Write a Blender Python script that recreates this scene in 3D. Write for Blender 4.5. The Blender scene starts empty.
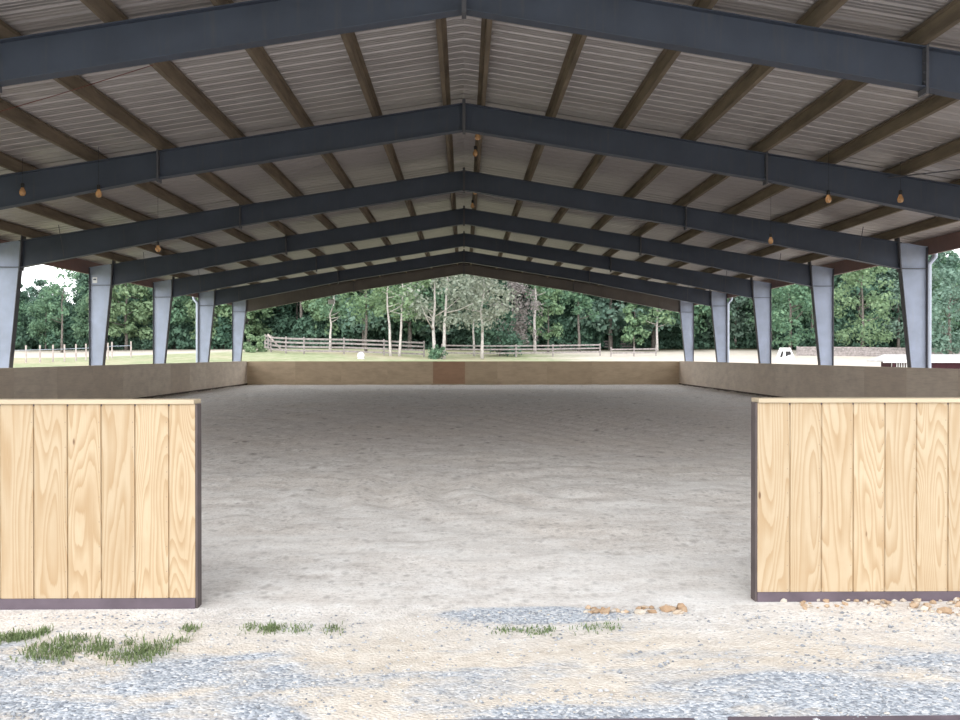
import bpy, math, random
from mathutils import Vector, noise, Matrix
R = math.radians
scene = bpy.context.scene
COL = scene.collection
random.seed(7)
CAMZ, F, VX = 1.55, 910.0, 464.0

# ------------------------------------------------------------------ helpers
class MB:
    """collects geometry for ONE mesh object"""
    def __init__(self): self.v = []; self.f = []
    def add(self, vs, fs):
        b = len(self.v); self.v += [tuple(p) for p in vs]; self.f += [tuple(b+i for i in q) for q in fs]; return self
    def box(self, x0, x1, y0, y1, z0, z1):
        return self.add([(x0,y0,z0),(x1,y0,z0),(x1,y1,z0),(x0,y1,z0),(x0,y0,z1),(x1,y0,z1),(x1,y1,z1),(x0,y1,z1)],
                        [(0,3,2,1),(4,5,6,7),(0,1,5,4),(1,2,6,5),(2,3,7,6),(3,0,4,7)])
    def prism(self, poly, y0, y1):
        """closed polygon in (x,z) extruded along y"""
        n = len(poly)
        vs = [(x,y0,z) for x,z in poly] + [(x,y1,z) for x,z in poly]
        fs = [tuple(range(n)), tuple(range(2*n-1, n-1, -1))] + [(i, i+n, (i+1)%n+n, (i+1)%n) for i in range(n)]
        return self.add(vs, fs)
    def plate(self, a, b, t, y0, y1):
        """strip between (x,z) points a and b, thickness t, from y0 to y1"""
        dx, dz = b[0]-a[0], b[1]-a[1]; l = math.hypot(dx, dz) or 1; nx, nz = -dz/l*t/2, dx/l*t/2
        return self.prism([(a[0]+nx,a[1]+nz),(a[0]-nx,a[1]-nz),(b[0]-nx,b[1]-nz),(b[0]+nx,b[1]+nz)], y0, y1)
    def tube(self, pts, rad, seg=8, cap=True):
        pts = [Vector(p) for p in pts]; n = len(pts)
        rads = rad if isinstance(rad, (list, tuple)) else [rad]*n
        vs, fs = [], []
        up = Vector((0.13, 0.31, 0.94))
        for i, p in enumerate(pts):
            d = (pts[min(i+1,n-1)] - pts[max(i-1,0)]).normalized()
            a = d.cross(up)
            if a.length < .05: a = d.cross(Vector((1,0,0)))
            a.normalize(); c = d.cross(a)
            for k in range(seg):
                t = 2*math.pi*k/seg
                vs.append(p + (a*math.cos(t) + c*math.sin(t))*rads[i])
        for i in range(n-1):
            for k in range(seg):
                fs.append((i*seg+k, i*seg+(k+1)%seg, (i+1)*seg+(k+1)%seg, (i+1)*seg+k))
        if cap: fs += [tuple(range(seg-1,-1,-1)), tuple((n-1)*seg+k for k in range(seg))]
        return self.add(vs, fs)
    def lathe(self, prof, seg=16, c=(0,0,0)):
        vs, fs = [], []
        for r, z in prof:
            for k in range(seg):
                t = 2*math.pi*k/seg; vs.append((c[0]+r*math.cos(t), c[1]+r*math.sin(t), c[2]+z))
        for i in range(len(prof)-1):
            for k in range(seg): fs.append((i*seg+k, i*seg+(k+1)%seg, (i+1)*seg+(k+1)%seg, (i+1)*seg+k))
        return self.add(vs, fs)
    def board(self, p, q, w, t):
        """a board from p to q, w tall (about z), t thick"""
        p, q = Vector(p), Vector(q); d = (q-p).normalized(); s = d.cross(Vector((0,0,1)))
        if s.length < .1: s = Vector((1,0,0))
        s.normalize(); u = s.cross(d).normalized(); s = s*t/2; u = u*w/2
        vs = [p-s-u,p+s-u,p+s+u,p-s+u,q-s-u,q+s-u,q+s+u,q-s+u]
        return self.add(vs, [(0,1,2,3),(7,6,5,4),(0,4,5,1),(1,5,6,2),(2,6,7,3),(3,7,4,0)])
    def mesh(self, name, mat, smooth=False):
        m = bpy.data.meshes.new(name); m.from_pydata(self.v, [], self.f); m.update()
        if mat: m.materials.append(mat)
        if smooth: m.polygons.foreach_set('use_smooth', [True]*len(m.polygons))
        return m
    def build(self, name, mat, parent=None, smooth=False, fix=True, bevel=0):
        m = self.mesh(name, mat, smooth)
        if fix:
            import bmesh
            bm = bmesh.new(); bm.from_mesh(m); bmesh.ops.recalc_face_normals(bm, faces=bm.faces); bm.to_mesh(m); bm.free()
        o = link(name, m, parent)
        if bevel:
            b = o.modifiers.new('edge', 'BEVEL'); b.width = bevel; b.segments = 2; b.limit_method = 'ANGLE'
        return o
def link(name, data, parent=None):
    o = bpy.data.objects.new(name, data); COL.objects.link(o); o.parent = parent; return o
def tag(o, label=None, cat=None, group=None, kind=None):
    for k, v in (('label',label),('category',cat),('group',group),('kind',kind)):
        if v: o[k] = v
    return o
def thing(name, label, cat, loc=(0,0,0), rz=0, group=None):
    o = link(name, None); o.location = loc; o.rotation_euler = (0,0,rz); o.empty_display_size = .1
    return tag(o, label, cat, group)
def dup(root, loc, rz=0, sc=None, label=None):
    r = root.copy(); COL.objects.link(r); r.location = loc; r.rotation_euler = (0,0,rz)
    if sc: r.scale = sc
    if label: r['label'] = label
    for ch in list(root.children):
        c = ch.copy(); COL.objects.link(c); c.parent = r
        for g in ch.children:
            d = g.copy(); COL.objects.link(d); d.parent = c
    return r
def wx(px, y): return y*math.tan(math.atan((px-480)/F) + math.atan(16/F))

# ------------------------------------------------------------------ materials
class NT:
    def __init__(self, name, rough=.7, spec=.3, metal=0):
        self.m = bpy.data.materials.new(name); self.m.use_nodes = True
        self.t = self.m.node_tree; self.n = self.t.nodes
        self.p = self.n['Principled BSDF']
        self.p.inputs['Roughness'].default_value = rough; self.p.inputs['Metallic'].default_value = metal
        self.p.inputs['Specular IOR Level'].default_value = spec
    def new(self, typ, **kw):
        x = self.n.new(typ)
        for k, v in kw.items():
            if k.startswith('_'): setattr(x, k[1:], v)
            else:
                s = x.inputs[int(k[1:])] if k[0] == 'i' and k[1:].isdigit() else x.inputs[k.replace('__',' ')]
                self.set(s, v)
        return x
    def set(self, s, v):
        if isinstance(v, bpy.types.NodeSocket): self.t.links.new(v, s)
        elif isinstance(v, bpy.types.Node): self.t.links.new(v.outputs[0], s)
        else: s.default_value = v
    def coord(self, which='Object'): return self.new('ShaderNodeTexCoord').outputs[which]
    def pos(self): return self.new('ShaderNodeNewGeometry').outputs['Position']
    def map(self, vec, scale=(1,1,1), loc=(0,0,0), rot=(0,0,0)):
        return self.new('ShaderNodeMapping', Vector=vec, Scale=scale, Location=loc, Rotation=rot).outputs[0]
    def noise(self, vec, scale, detail=4, rough=.55, dist=0):
        return self.new('ShaderNodeTexNoise', Vector=vec, Scale=scale, Detail=detail, Roughness=rough, Distortion=dist).outputs['Fac']
    def vor(self, vec, scale, out='Distance', feat='F1'):
        return self.new('ShaderNodeTexVoronoi', _feature=feat, Vector=vec, Scale=scale).outputs[out]
    def math(self, op, a, b=0.0, c=None, clamp=False):
        x = self.new('ShaderNodeMath', _operation=op, _use_clamp=clamp, i0=a, i1=b)
        if c is not None: self.set(x.inputs[2], c)
        return x.outputs[0]
    def rng(self, v, a, b, c=0.0, d=1.0):
        x = self.new('ShaderNodeMapRange', i0=v, i1=a, i2=b, i3=c, i4=d); return x.outputs[0]
    def ramp(self, fac, stops, interp='LINEAR'):
        x = self.new('ShaderNodeValToRGB', Fac=fac); r = x.color_ramp; r.interpolation = interp
        while len(r.elements) < len(stops): r.elements.new(.5)
        for e, (p, c) in zip(r.elements, stops): e.position = p; e.color = (*c, 1)
        return x.outputs[0]
    def mix(self, fac, a, b, blend='MIX'):
        x = self.new('ShaderNodeMix', _data_type='RGBA', _blend_type=blend)
        self.set(x.inputs[0], fac)
        for i, v in ((6,a),(7,b)):
            self.set(x.inputs[i], (*v,1) if isinstance(v, tuple) and len(v) == 3 else v)
        return x.outputs[2]
    def sep(self, v): 
        x = self.new('ShaderNodeSeparateXYZ', Vector=v); return x.outputs
    def comb(self, x, y, z): return self.new('ShaderNodeCombineXYZ', X=x, Y=y, Z=z).outputs[0]
    def color(self, c): self.set(self.p.inputs['Base Color'], (*c,1) if isinstance(c, tuple) else c); return self
    def bump(self, h, strength=.3, dist=.02, prev=None):
        b = self.new('ShaderNodeBump', Strength=strength, Distance=dist, Height=h)
        if prev: self.set(b.inputs['Normal'], prev)
        self.set(self.p.inputs['Normal'], b.outputs[0]); return b.outputs[0]

def simple(name, c, rough=.7, spec=.3, metal=0, var=.12, sc=6):
    t = NT(name, rough, spec, metal)
    n = t.noise(t.pos(), sc, 5)
    d = tuple(max(0,k*(1-var*2)) for k in c); e = tuple(min(1,k*(1+var)) for k in c)
    t.color(t.ramp(n, [(.3,d),(.7,e)])); t.bump(t.noise(t.pos(), sc*8, 3), .08, .01)
    return t.m

def steel_mat(name, c, dust):
    t = NT(name, .5, .4)
    p = t.pos()
    n = t.noise(p, 1.3, 6, .6)
    s = t.noise(t.map(p, (9,9,.7)), 1.5, 4)
    base = t.mix(t.rng(n,.35,.7), tuple(k*.82 for k in c), tuple(k*1.12 for k in c))
    t.color(t.mix(t.rng(s,.55,.75,0,.35), base, dust)); t.bump(n,.05,.02)
    t.set(t.p.inputs['Roughness'], t.rng(n,.3,.7,.42,.65))
    return t.m
M = {}
M['steel'] = steel_mat('navy rafter steel', (.066,.080,.115), (.11,.105,.10))
M['steel_col'] = steel_mat('pale blue grey column steel', (.40,.455,.585), (.43,.45,.50))  # column steel set paler than the rafter steel
M['steel_end'] = steel_mat('brown grey painted steel', (.15,.13,.12), (.2,.16,.13))
M['steel_edge'] = steel_mat('dark steel plate', (.10,.10,.115), (.14,.11,.09))
M['steel_red'] = steel_mat('red oxide steel', (.22,.13,.115), (.27,.19,.14))

def purlin_mat():
    t = NT('dusty brown primed steel', .75, .2)
    p = t.pos(); n = t.noise(t.map(p,(4,.6,4)), 1.5, 6, .65)
    t.color(t.ramp(n, [(.3,(.125,.10,.075)),(.5,(.19,.15,.11)),(.72,(.255,.205,.15))]))
    t.bump(n,.06,.01); return t.m
M['purlin'] = purlin_mat()
def roof_mat():
    t = NT('galvalume sheet', .36, .5, .6)
    p = t.pos(); x, y, z = t.sep(p)
    pan = t.math('FLOOR', t.math('DIVIDE', y, .9144))
    rnd = t.new('ShaderNodeTexWhiteNoise', _noise_dimensions='1D', W=pan).outputs['Value']
    n = t.noise(t.map(p,(.6,5,.6)), 1.2, 5, .6)
    c = t.mix(rnd, (.46,.425,.42), (.53,.495,.49))
    t.color(t.mix(t.rng(n,.45,.75,0,.35), c, (.30,.275,.255)))
    t.set(t.p.inputs['Roughness'], t.rng(n,.3,.7,.30,.42)); return t.m
M['roof'] = roof_mat()

def siding_mat(seed, tint, pitch):
    """grooved pine plywood: flame figure from contour lines of stretched noise, different on each board"""
    t = NT('grooved pine siding', .62, .25)
    x, y, z = t.sep(t.coord('Object'))
    bid = t.math('FLOOR', t.math('DIVIDE', x, pitch))
    rnd = t.new('ShaderNodeTexWhiteNoise', _noise_dimensions='1D', W=t.math('ADD', bid, seed)).outputs['Value']
    off = t.math('MULTIPLY', rnd, 37.0)
    zz = t.math('ADD', t.math('MULTIPLY', z, .62), t.math('MULTIPLY', rnd, 9.0))
    v = t.comb(t.math('MULTIPLY', x, 5.6), t.math('ADD', off, t.math('MULTIPLY', y, 1.0)), zz)
    n = t.noise(v, 1.0, 1.6, .35, .1)
    amp = t.math('ADD', 17.0, t.math('MULTIPLY', rnd, 15.0))
    fine = t.noise(t.comb(t.math('MULTIPLY', x, 160.0), off, t.math('MULTIPLY', z, 5.0)), 1.0, 3)
    ph = t.math('ADD', t.math('MULTIPLY', n, amp), t.math('MULTIPLY', fine, .25))
    fr = t.math('FRACT', ph)
    late = t.math('MULTIPLY', t.rng(fr, .35, .92), t.rng(fr, 1.0, .93))
    blot = t.noise(t.comb(t.math('MULTIPLY', x, 3.0), off, t.math('MULTIPLY', z, 2.0)), 1.6, 4)
    base = t.mix(rnd, tuple(k*.95 for k in tint), tuple(k*1.07 for k in tint))
    base = t.mix(t.rng(blot,.4,.7,0,.45), base, (tint[0]*.83,tint[1]*.74,tint[2]*.64))
    dark = (tint[0]*.72, tint[1]*.58, tint[2]*.42)
    c = t.mix(t.math('MULTIPLY', late, .62), base, dark)
    c = t.mix(t.rng(fine,.5,.8,0,.22), c, dark)
    kn = t.vor(t.comb(t.math('MULTIPLY', x, 4.5), off, t.math('MULTIPLY', z, 1.6)), 1.0)
    c = t.mix(t.rng(kn,.05,.03), c, (.16,.09,.05))
    nx = t.math('ABSOLUTE', t.math('SUBTRACT', t.math('FRACT', t.math('DIVIDE', x, pitch)), .93))
    nz = t.math('ABSOLUTE', t.math('SUBTRACT', t.math('FRACT', t.math('DIVIDE', z, .152)), .5))
    nail = t.math('MULTIPLY', t.math('LESS_THAN', nx, .014), t.math('LESS_THAN', nz, .02))
    c = t.mix(t.math('MULTIPLY', nail, .6), c, (.2,.15,.12))
    t.color(c); t.bump(t.math('ADD', late, fine), .06, .004); return t.m
M['siding_l'] = siding_mat(3.0, (.47,.37,.25), .2045)
M['siding_r'] = siding_mat(41.0, (.47,.375,.258), .2005)
M['pine'] = simple('pale pine board', (.50,.41,.29), .6, .25, 0, .07, 3)
M['plum'] = simple('dark plum painted lumber', (.125,.10,.12), .7, .2, 0, .12, 5)
M['end'] = simple('dark brown painted lumber', (.105,.085,.083), .7, .2, 0, .12, 5)
M['kick_dark'] = simple('weathered dark lumber', (.10,.075,.06), .8, .2, 0, .2, 4)

def ply_mat(name, a, b, stain):
    t = NT(name, .75, .2)
    oc = t.coord('Object'); p = t.pos()
    rnd = t.new('ShaderNodeObjectInfo').outputs['Random']
    v = t.new('ShaderNodeVectorMath', _operation='ADD', i0=p, i1=t.comb(t.math('MULTIPLY', rnd, 31.0), 0.0, t.math('MULTIPLY', rnd, 17.0))).outputs[0]
    n = t.noise(t.map(v, (1.0,1.0,2.2)), 1.5, 5, .6)
    g = t.noise(t.map(v, (.8,.8,16)), 2.5, 4)
    c = t.mix(rnd, a, b)
    c = t.mix(t.rng(n,.4,.7,0,.6), c, stain)
    c = t.mix(t.rng(g,.5,.75,0,.3), c, tuple(k*.6 for k in stain))
    t.color(c); t.bump(g,.08,.004); return t.m
M['ply_side'] = ply_mat('weathered plywood', (.57,.475,.38), (.66,.57,.47), (.45,.37,.31))
M['ply_far'] = ply_mat('tan plywood', (.47,.365,.25), (.56,.44,.31), (.36,.28,.195))
M['ply_red'] = ply_mat('reddish plywood', (.41,.255,.165), (.38,.235,.15), (.30,.185,.12))

def sand_nodes(t, p):
    n1 = t.noise(p, .35, 5, .6); n2 = t.noise(t.map(p,(.7,1.3,1)), 3.4, 6, .68); n3 = t.noise(p, 30.0, 5, .75)
    c = t.ramp(n2, [(.28,(.50,.46,.43)),(.5,(.66,.63,.60)),(.72,(.78,.765,.745))])
    c = t.mix(t.rng(n1,.42,.66,0,.45), c, (.67,.60,.53))
    gr = t.noise(t.map(p,(1,.75,1)), 7.5, 9, .82)
    c = t.mix(t.rng(gr,.54,.66,0,.55), c, (.31,.285,.27))
    c = t.mix(t.rng(gr,.46,.36,0,.5), c, (.86,.85,.835))
    g = t.vor(p, 21.0)
    c = t.mix(t.rng(g,.30,.08,0,.5), c, (.34,.32,.31))
    c = t.mix(t.rng(n3,.54,.68,0,.6), c, (.28,.26,.25))
    c = t.mix(t.rng(n3,.44,.32,0,.5), c, (.88,.875,.865))
    return c, n2, n3
def floor_mat():
    t = NT('arena sand footing', .92, .15)
    p = t.pos(); c, n2, n3 = sand_nodes(t, p)
    x, y, z = t.sep(p)
    # damp, raked band across the middle; hoof pocks with hollow shade painted dark
    nb = t.noise(t.map(p,(.25,.5,1)), .8, 4)
    yy = t.math('ADD', y, t.math('MULTIPLY', t.math('SUBTRACT', nb, .5), 9.0))
    band = t.math('MULTIPLY', t.rng(yy, 11, 18), t.rng(yy, 32, 22))
    c = t.mix(t.math('MULTIPLY', band, .30), c, (.52,.44,.39))
    pock = t.vor(t.map(p,(1.0,.55,1)), 3.6)
    big = t.noise(p, .8, 3)
    pk = t.math('MULTIPLY', t.rng(pock,.30,.08), t.rng(big,.42,.62))
    c = t.mix(t.math('MULTIPLY', pk, t.rng(y,7,13,.22,.85)), c, (.27,.24,.22))
    fine = t.vor(t.map(p,(1,.6,1)), 9.0)
    c = t.mix(t.rng(fine,.32,.10,0,.55), c, (.33,.305,.29))
    # paler dry drifts left by a drag near the entrance
    tr = t.noise(t.map(p,(.5,.9,1),rot=(0,0,.3)), 1.0, 5, .6, .6)
    c = t.mix(t.math('MULTIPLY', t.rng(tr,.48,.66,0,.4), t.rng(y,16,9)), c, (.83,.82,.80))
    t.color(c)
    h = t.math('ADD', t.math('MULTIPLY', n2, .8), t.math('MULTIPLY', n3, .45))
    h = t.math('ADD', h, t.math('MULTIPLY', t.rng(pock,.28,.0,0,-.7), t.rng(y,8,14)))
    t.bump(h, .6, .04); return t.m
M['sand'] = floor_mat()
def ground_mat():
    t = NT('dirt and gravel yard', .92, .15)
    p = t.pos(); sand, n2, n3 = sand_nodes(t, p)
    x, y, z = t.sep(p)
    fine = t.vor(p, 62.0, 'Color'); fd = t.vor(p, 62.0)
    fv = t.sep(fine)[0]
    grav = t.ramp(fv, [(.0,(.17,.20,.25)),(.4,(.33,.375,.44)),(.75,(.48,.52,.58)),(1,(.66,.67,.69))])
    dn = t.noise(p, 9.0, 6, .7)
    dirt = t.ramp(dn, [(.25,(.47,.41,.345)),(.5,(.61,.55,.48)),(.75,(.73,.69,.63))])
    dirt = t.mix(t.rng(n3,.55,.7,0,.5), dirt, (.30,.27,.25))
    gm = t.noise(t.map(p,(.8,1.6,1)), 1.35, 6, .62, .6)
    # more gravel toward the camera's feet and at both sides, dirt strip before the walls
    gm = t.math('ADD', gm, t.rng(y, 5.1, 4.0, -.09, .07))
    gm = t.math('ADD', gm, t.rng(t.math('ABSOLUTE', t.math('SUBTRACT', x, -.1)), .3, 2.3, -.05, .08))
    # one clear patch of blue gravel just outside the entrance
    ex = t.math('DIVIDE', t.math('SUBTRACT', x, .42), .62); ey = t.math('DIVIDE', t.math('SUBTRACT', y, 5.42), .19)
    el = t.math('ADD', t.math('MULTIPLY', ex, ex), t.math('MULTIPLY', ey, ey))
    el = t.math('ADD', el, t.math('MULTIPLY', t.math('SUBTRACT', dn, .5), 1.6))
    out = t.mix(t.rng(gm,.45,.60,0,.88), dirt, grav)
    # sand carried out of the arena
    edge = t.math('ADD', y, t.math('MULTIPLY', t.math('SUBTRACT', t.noise(p,1.6,5), .5), 1.1))
    c = t.mix(t.rng(edge, 4.75, 5.3), out, sand)
    c = t.mix(t.rng(el, 1.15, .6, 0, .85), c, grav)
    t.color(c)
    h = t.math('ADD', t.math('MULTIPLY', dn, .7), t.math('MULTIPLY', fd, -.8))
    t.bump(h, .45, .025); return t.m
M['ground'] = ground_mat()
def field_mat():
    t = NT('pasture', .95, .1)
    p = t.pos(); x, y, z = t.sep(p)
    n = t.noise(p, .12, 5, .6); f = t.noise(p, 1.3, 6, .7); ff = t.noise(p, 9.0, 4, .7)
    grass = t.ramp(f, [(.28,(.21,.25,.14)),(.5,(.33,.36,.215)),(.7,(.44,.44,.30))])
    dry = t.ramp(f, [(.3,(.38,.335,.22)),(.65,(.47,.43,.31))])
    grass = t.mix(t.rng(n,.46,.62), grass, dry)
    sand = t.ramp(f, [(.3,(.52,.46,.39)),(.7,(.64,.59,.52))])
    side = t.math('ADD', x, t.math('MULTIPLY', t.math('SUBTRACT', n, .5), 24.0))
    c = t.mix(t.rng(side, 5.0, 12.0), grass, sand)
    # bare lane beyond the grass on the left
    lane = t.math('MULTIPLY', t.rng(t.math('ADD', y, t.math('MULTIPLY', f, 3.0)), 78.0, 81.0), t.rng(x, -16.0, -24.0))
    c = t.mix(lane, c, sand)
    # leaf litter under the trees
    c = t.mix(t.rng(t.math('ADD', y, t.math('MULTIPLY', n, 14.0)), 104.0, 112.0), c, (.09,.085,.05))
    t.color(c); t.bump(t.math('ADD', f, ff), .5, .08); return t.m
M['field'] = field_mat()

def leaf_mat(name, dark, mid, light):
    t = NT(name, .65, .2)
    rnd = t.new('ShaderNodeObjectInfo').outputs['Random']
    isl = t.new('ShaderNodeNewGeometry').outputs['Random Per Island']
    n = t.noise(t.coord('Object'), .55, 3)
    k = t.math('ADD', t.math('MULTIPLY', isl, .55), t.math('MULTIPLY', n, .45))
    c = t.ramp(k, [(.2,dark),(.5,mid),(.8,light)])
    c = t.mix(t.math('MULTIPLY', rnd, .35), c, (mid[0]*1.25, mid[1]*.95, mid[2]*1.0))
    t.color(c)
    tr = t.new('ShaderNodeBsdfTranslucent', Color=c)
    mx = t.new('ShaderNodeMixShader', i0=.3, i1=t.p.outputs[0], i2=tr.outputs[0])
    out = t.n['Material Output']; t.set(out.inputs['Surface'], mx.outputs[0])
    return t.m
M['leaf_dark'] = leaf_mat('dark leaves', (0.06, 0.125, 0.092), (0.098, 0.19, 0.135), (0.155, 0.27, 0.185))  # forest leaf tones lifted and blued, putting distance haze into the colour
M['leaf_mid'] = leaf_mat('green leaves', (0.09, 0.18, 0.12), (0.15, 0.275, 0.175), (0.235, 0.37, 0.23))
M['leaf_light'] = leaf_mat('light green leaves', (0.12, 0.215, 0.13), (0.2, 0.32, 0.18), (0.3, 0.43, 0.25))
M['leaf_pale'] = leaf_mat('pale grey green leaves', (.17,.225,.175), (.27,.325,.26), (.38,.425,.355))
M['leaf_grey'] = leaf_mat('grey brown twigs', (.17,.165,.16), (.26,.25,.24), (.36,.345,.33))
M['leaf_blue'] = leaf_mat('blue green leaves', (0.1, 0.18, 0.14), (0.165, 0.275, 0.215), (0.26, 0.375, 0.3))  # same distance haze painted into the leaf colour
M['bark'] = simple('grey brown bark', (.185,.165,.15), .9, .1, 0, .25, 5)
M['bark_pale'] = simple('pale bark', (.56,.52,.50), .9, .1, 0, .15, 4)
M['fence'] = simple('weathered fence boards', (.33,.295,.29), .85, .15, 0, .2, 5)
M['fence_pale'] = simple('pale sun bleached wood', (.52,.45,.43), .85, .15, 0, .15, 5)
M['white'] = simple('white paint', (.82,.82,.82), .5, .4, 0, .03, 6)
M['spout'] = simple('pale blue white painted gutter pipe', (.56,.62,.74), .5, .4, 0, .03, 6)
M['sheet'] = simple('white roofing sheet', (.50,.49,.49), .6, .3, 0, .05, 3)
M['red'] = simple('dark red painted siding', (.06,.014,.022), .6, .3, 0, .12, 4)
M['glass'] = None
def bulb_mat():
    t = NT('amber tinted bulb glass', .12, .6); t.color((.85,.50,.24)); t.p.inputs['Transmission Weight'].default_value = .45
    return t.m
M['glass'] = bulb_mat()
M['black'] = simple('black plastic', (.025,.024,.025), .5, .4, 0, .1, 20)
M['cable'] = simple('red brown cable', (.20,.07,.055), .6, .3, 0, .1, 20)
M['stone'] = None
def stone_mat(name, stops):
    t = NT(name, .85, .2)
    isl = t.new('ShaderNodeNewGeometry').outputs['Random Per Island']; r = t.new('ShaderNodeObjectInfo').outputs['Random']
    k = t.math('FRACT', t.math('ADD', isl, r))
    c = t.mix(t.noise(t.coord('Object'), 40, 4), t.ramp(k, stops), (.3,.27,.24), 'MULTIPLY')
    t.color(t.mix(.35, t.ramp(k, stops), c)); return t.m
M['stone'] = stone_mat('tan rubble', [(0,(.40,.27,.17)),(.5,(.52,.40,.29)),(.8,(.60,.55,.48)),(1,(.42,.38,.36))])
M['gravel'] = stone_mat('blue grey gravel', [(0,(.20,.215,.24)),(.45,(.36,.38,.41)),(.8,(.54,.55,.57)),(1,(.60,.54,.46))])
M['blade'] = leaf_mat('grass blades', (.085,.14,.06), (.16,.23,.105), (.27,.33,.17))

# ------------------------------------------------------------------ terrain and floors
def sm(a, b, v):
    t = min(1, max(0, (v-a)/(b-a))); return t*t*(3-2*t)
def terrain_z(x, y):
    d = max(0, y-49)
    z = 1.15*sm(0, 36, d) + 1.15*sm(30, 62, d)
    z += .80*math.exp(-((x+17)/13)**2 - ((y-84)/15)**2)
    z += .35*math.exp(-((x+34)/12)**2 - ((y-68)/14)**2)
    side = max(0, abs(x)-13)
    z += .12*noise.noise(Vector((x*.08, y*.08, 0)))*sm(0, 10, max(side, d))
    return z
def frange(a, b, s):
    n = max(1, round((b-a)/s)); return [a+(b-a)*i/n for i in range(n+1)]
def grid_obj(name, xs, ys, zf, mat, skip=None):
    m = MB(); nx = len(xs)
    m.v = [(x, y, zf(x, y)) for y in ys for x in xs]
    for j in range(len(ys)-1):
        for i in range(nx-1):
            if skip and skip(.5*(xs[i]+xs[i+1]), .5*(ys[j]+ys[j+1])): continue
            m.f.append((j*nx+i, j*nx+i+1, (j+1)*nx+i+1, (j+1)*nx+i))
    o = m.build(name, mat, None, True, False); o['kind'] = 'structure'; return o
Y0, YE = 5.6, 48.0
def floor_z(x, y):
    e = sm(0, .5, min(x+12, 12-x, YE-y))
    z = .024*noise.noise(Vector((x*1.1, y*1.1, 0))) + .018*noise.noise(Vector((x*3.1, y*3.1, 4)))
    # drag furrows, diagonal, strongest right of the middle
    w = math.exp(-((x-3.4)/2.6)**2 - ((y-21)/5)**2)
    z += .04*w*math.sin((x*.93 + y*.36)*2*math.pi/.55)
    w2 = math.exp(-((x+.3)/2.2)**2 - ((y-10.6)/2.2)**2)
    rr = math.hypot(x-1.4, (y-10.5)*.8)
    z += .028*w2*math.sin(rr*2*math.pi/.62)
    return z*e*sm(5.6, 6.6, y) + .004*noise.noise(Vector((x*5, y*5, 9)))*e*sm(5.6,5.8,y)
grid_obj('floor', frange(-12,12,.11), frange(Y0,14,.07)[:-1]+frange(14,YE,.12), floor_z, M['sand'])
def ground_z(x, y):
    e = sm(0, .4, min(x+12, 12-x, y+6, Y0-y))
    return e*(.014*noise.noise(Vector((x*1.6, y*1.6, 2))) + .006*noise.noise(Vector((x*6, y*6, 5))) + .003*noise.noise(Vector((x*17, y*17, 7))))
grid_obj('ground', frange(-12,-4.5,.3)[:-1]+frange(-4.5,4.5,.04)[:-1]+frange(4.5,12,.3), frange(-6,3.2,.3)[:-1]+frange(3.2,Y0,.035), ground_z, M['ground'])
xs = frange(-150,-60,6)[:-1]+frange(-60,-12,1.5)[:-1]+frange(-12,12,1.5)[:-1]+frange(12,60,1.5)[:-1]+frange(60,150,6)
ys = frange(-60,-6,6)[:-1]+frange(-6,Y0,2)[:-1]+frange(Y0,YE,2)[:-1]+frange(YE,130,1.5)[:-1]+frange(130,220,8)
grid_obj('terrain', xs, ys, lambda x,y: 0 if (abs(x)<=12.01 and -6.01<=y<=YE+.01) else terrain_z(x,y), M['field'],
         skip=lambda x,y: abs(x)<12 and -6<y<YE)

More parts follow.
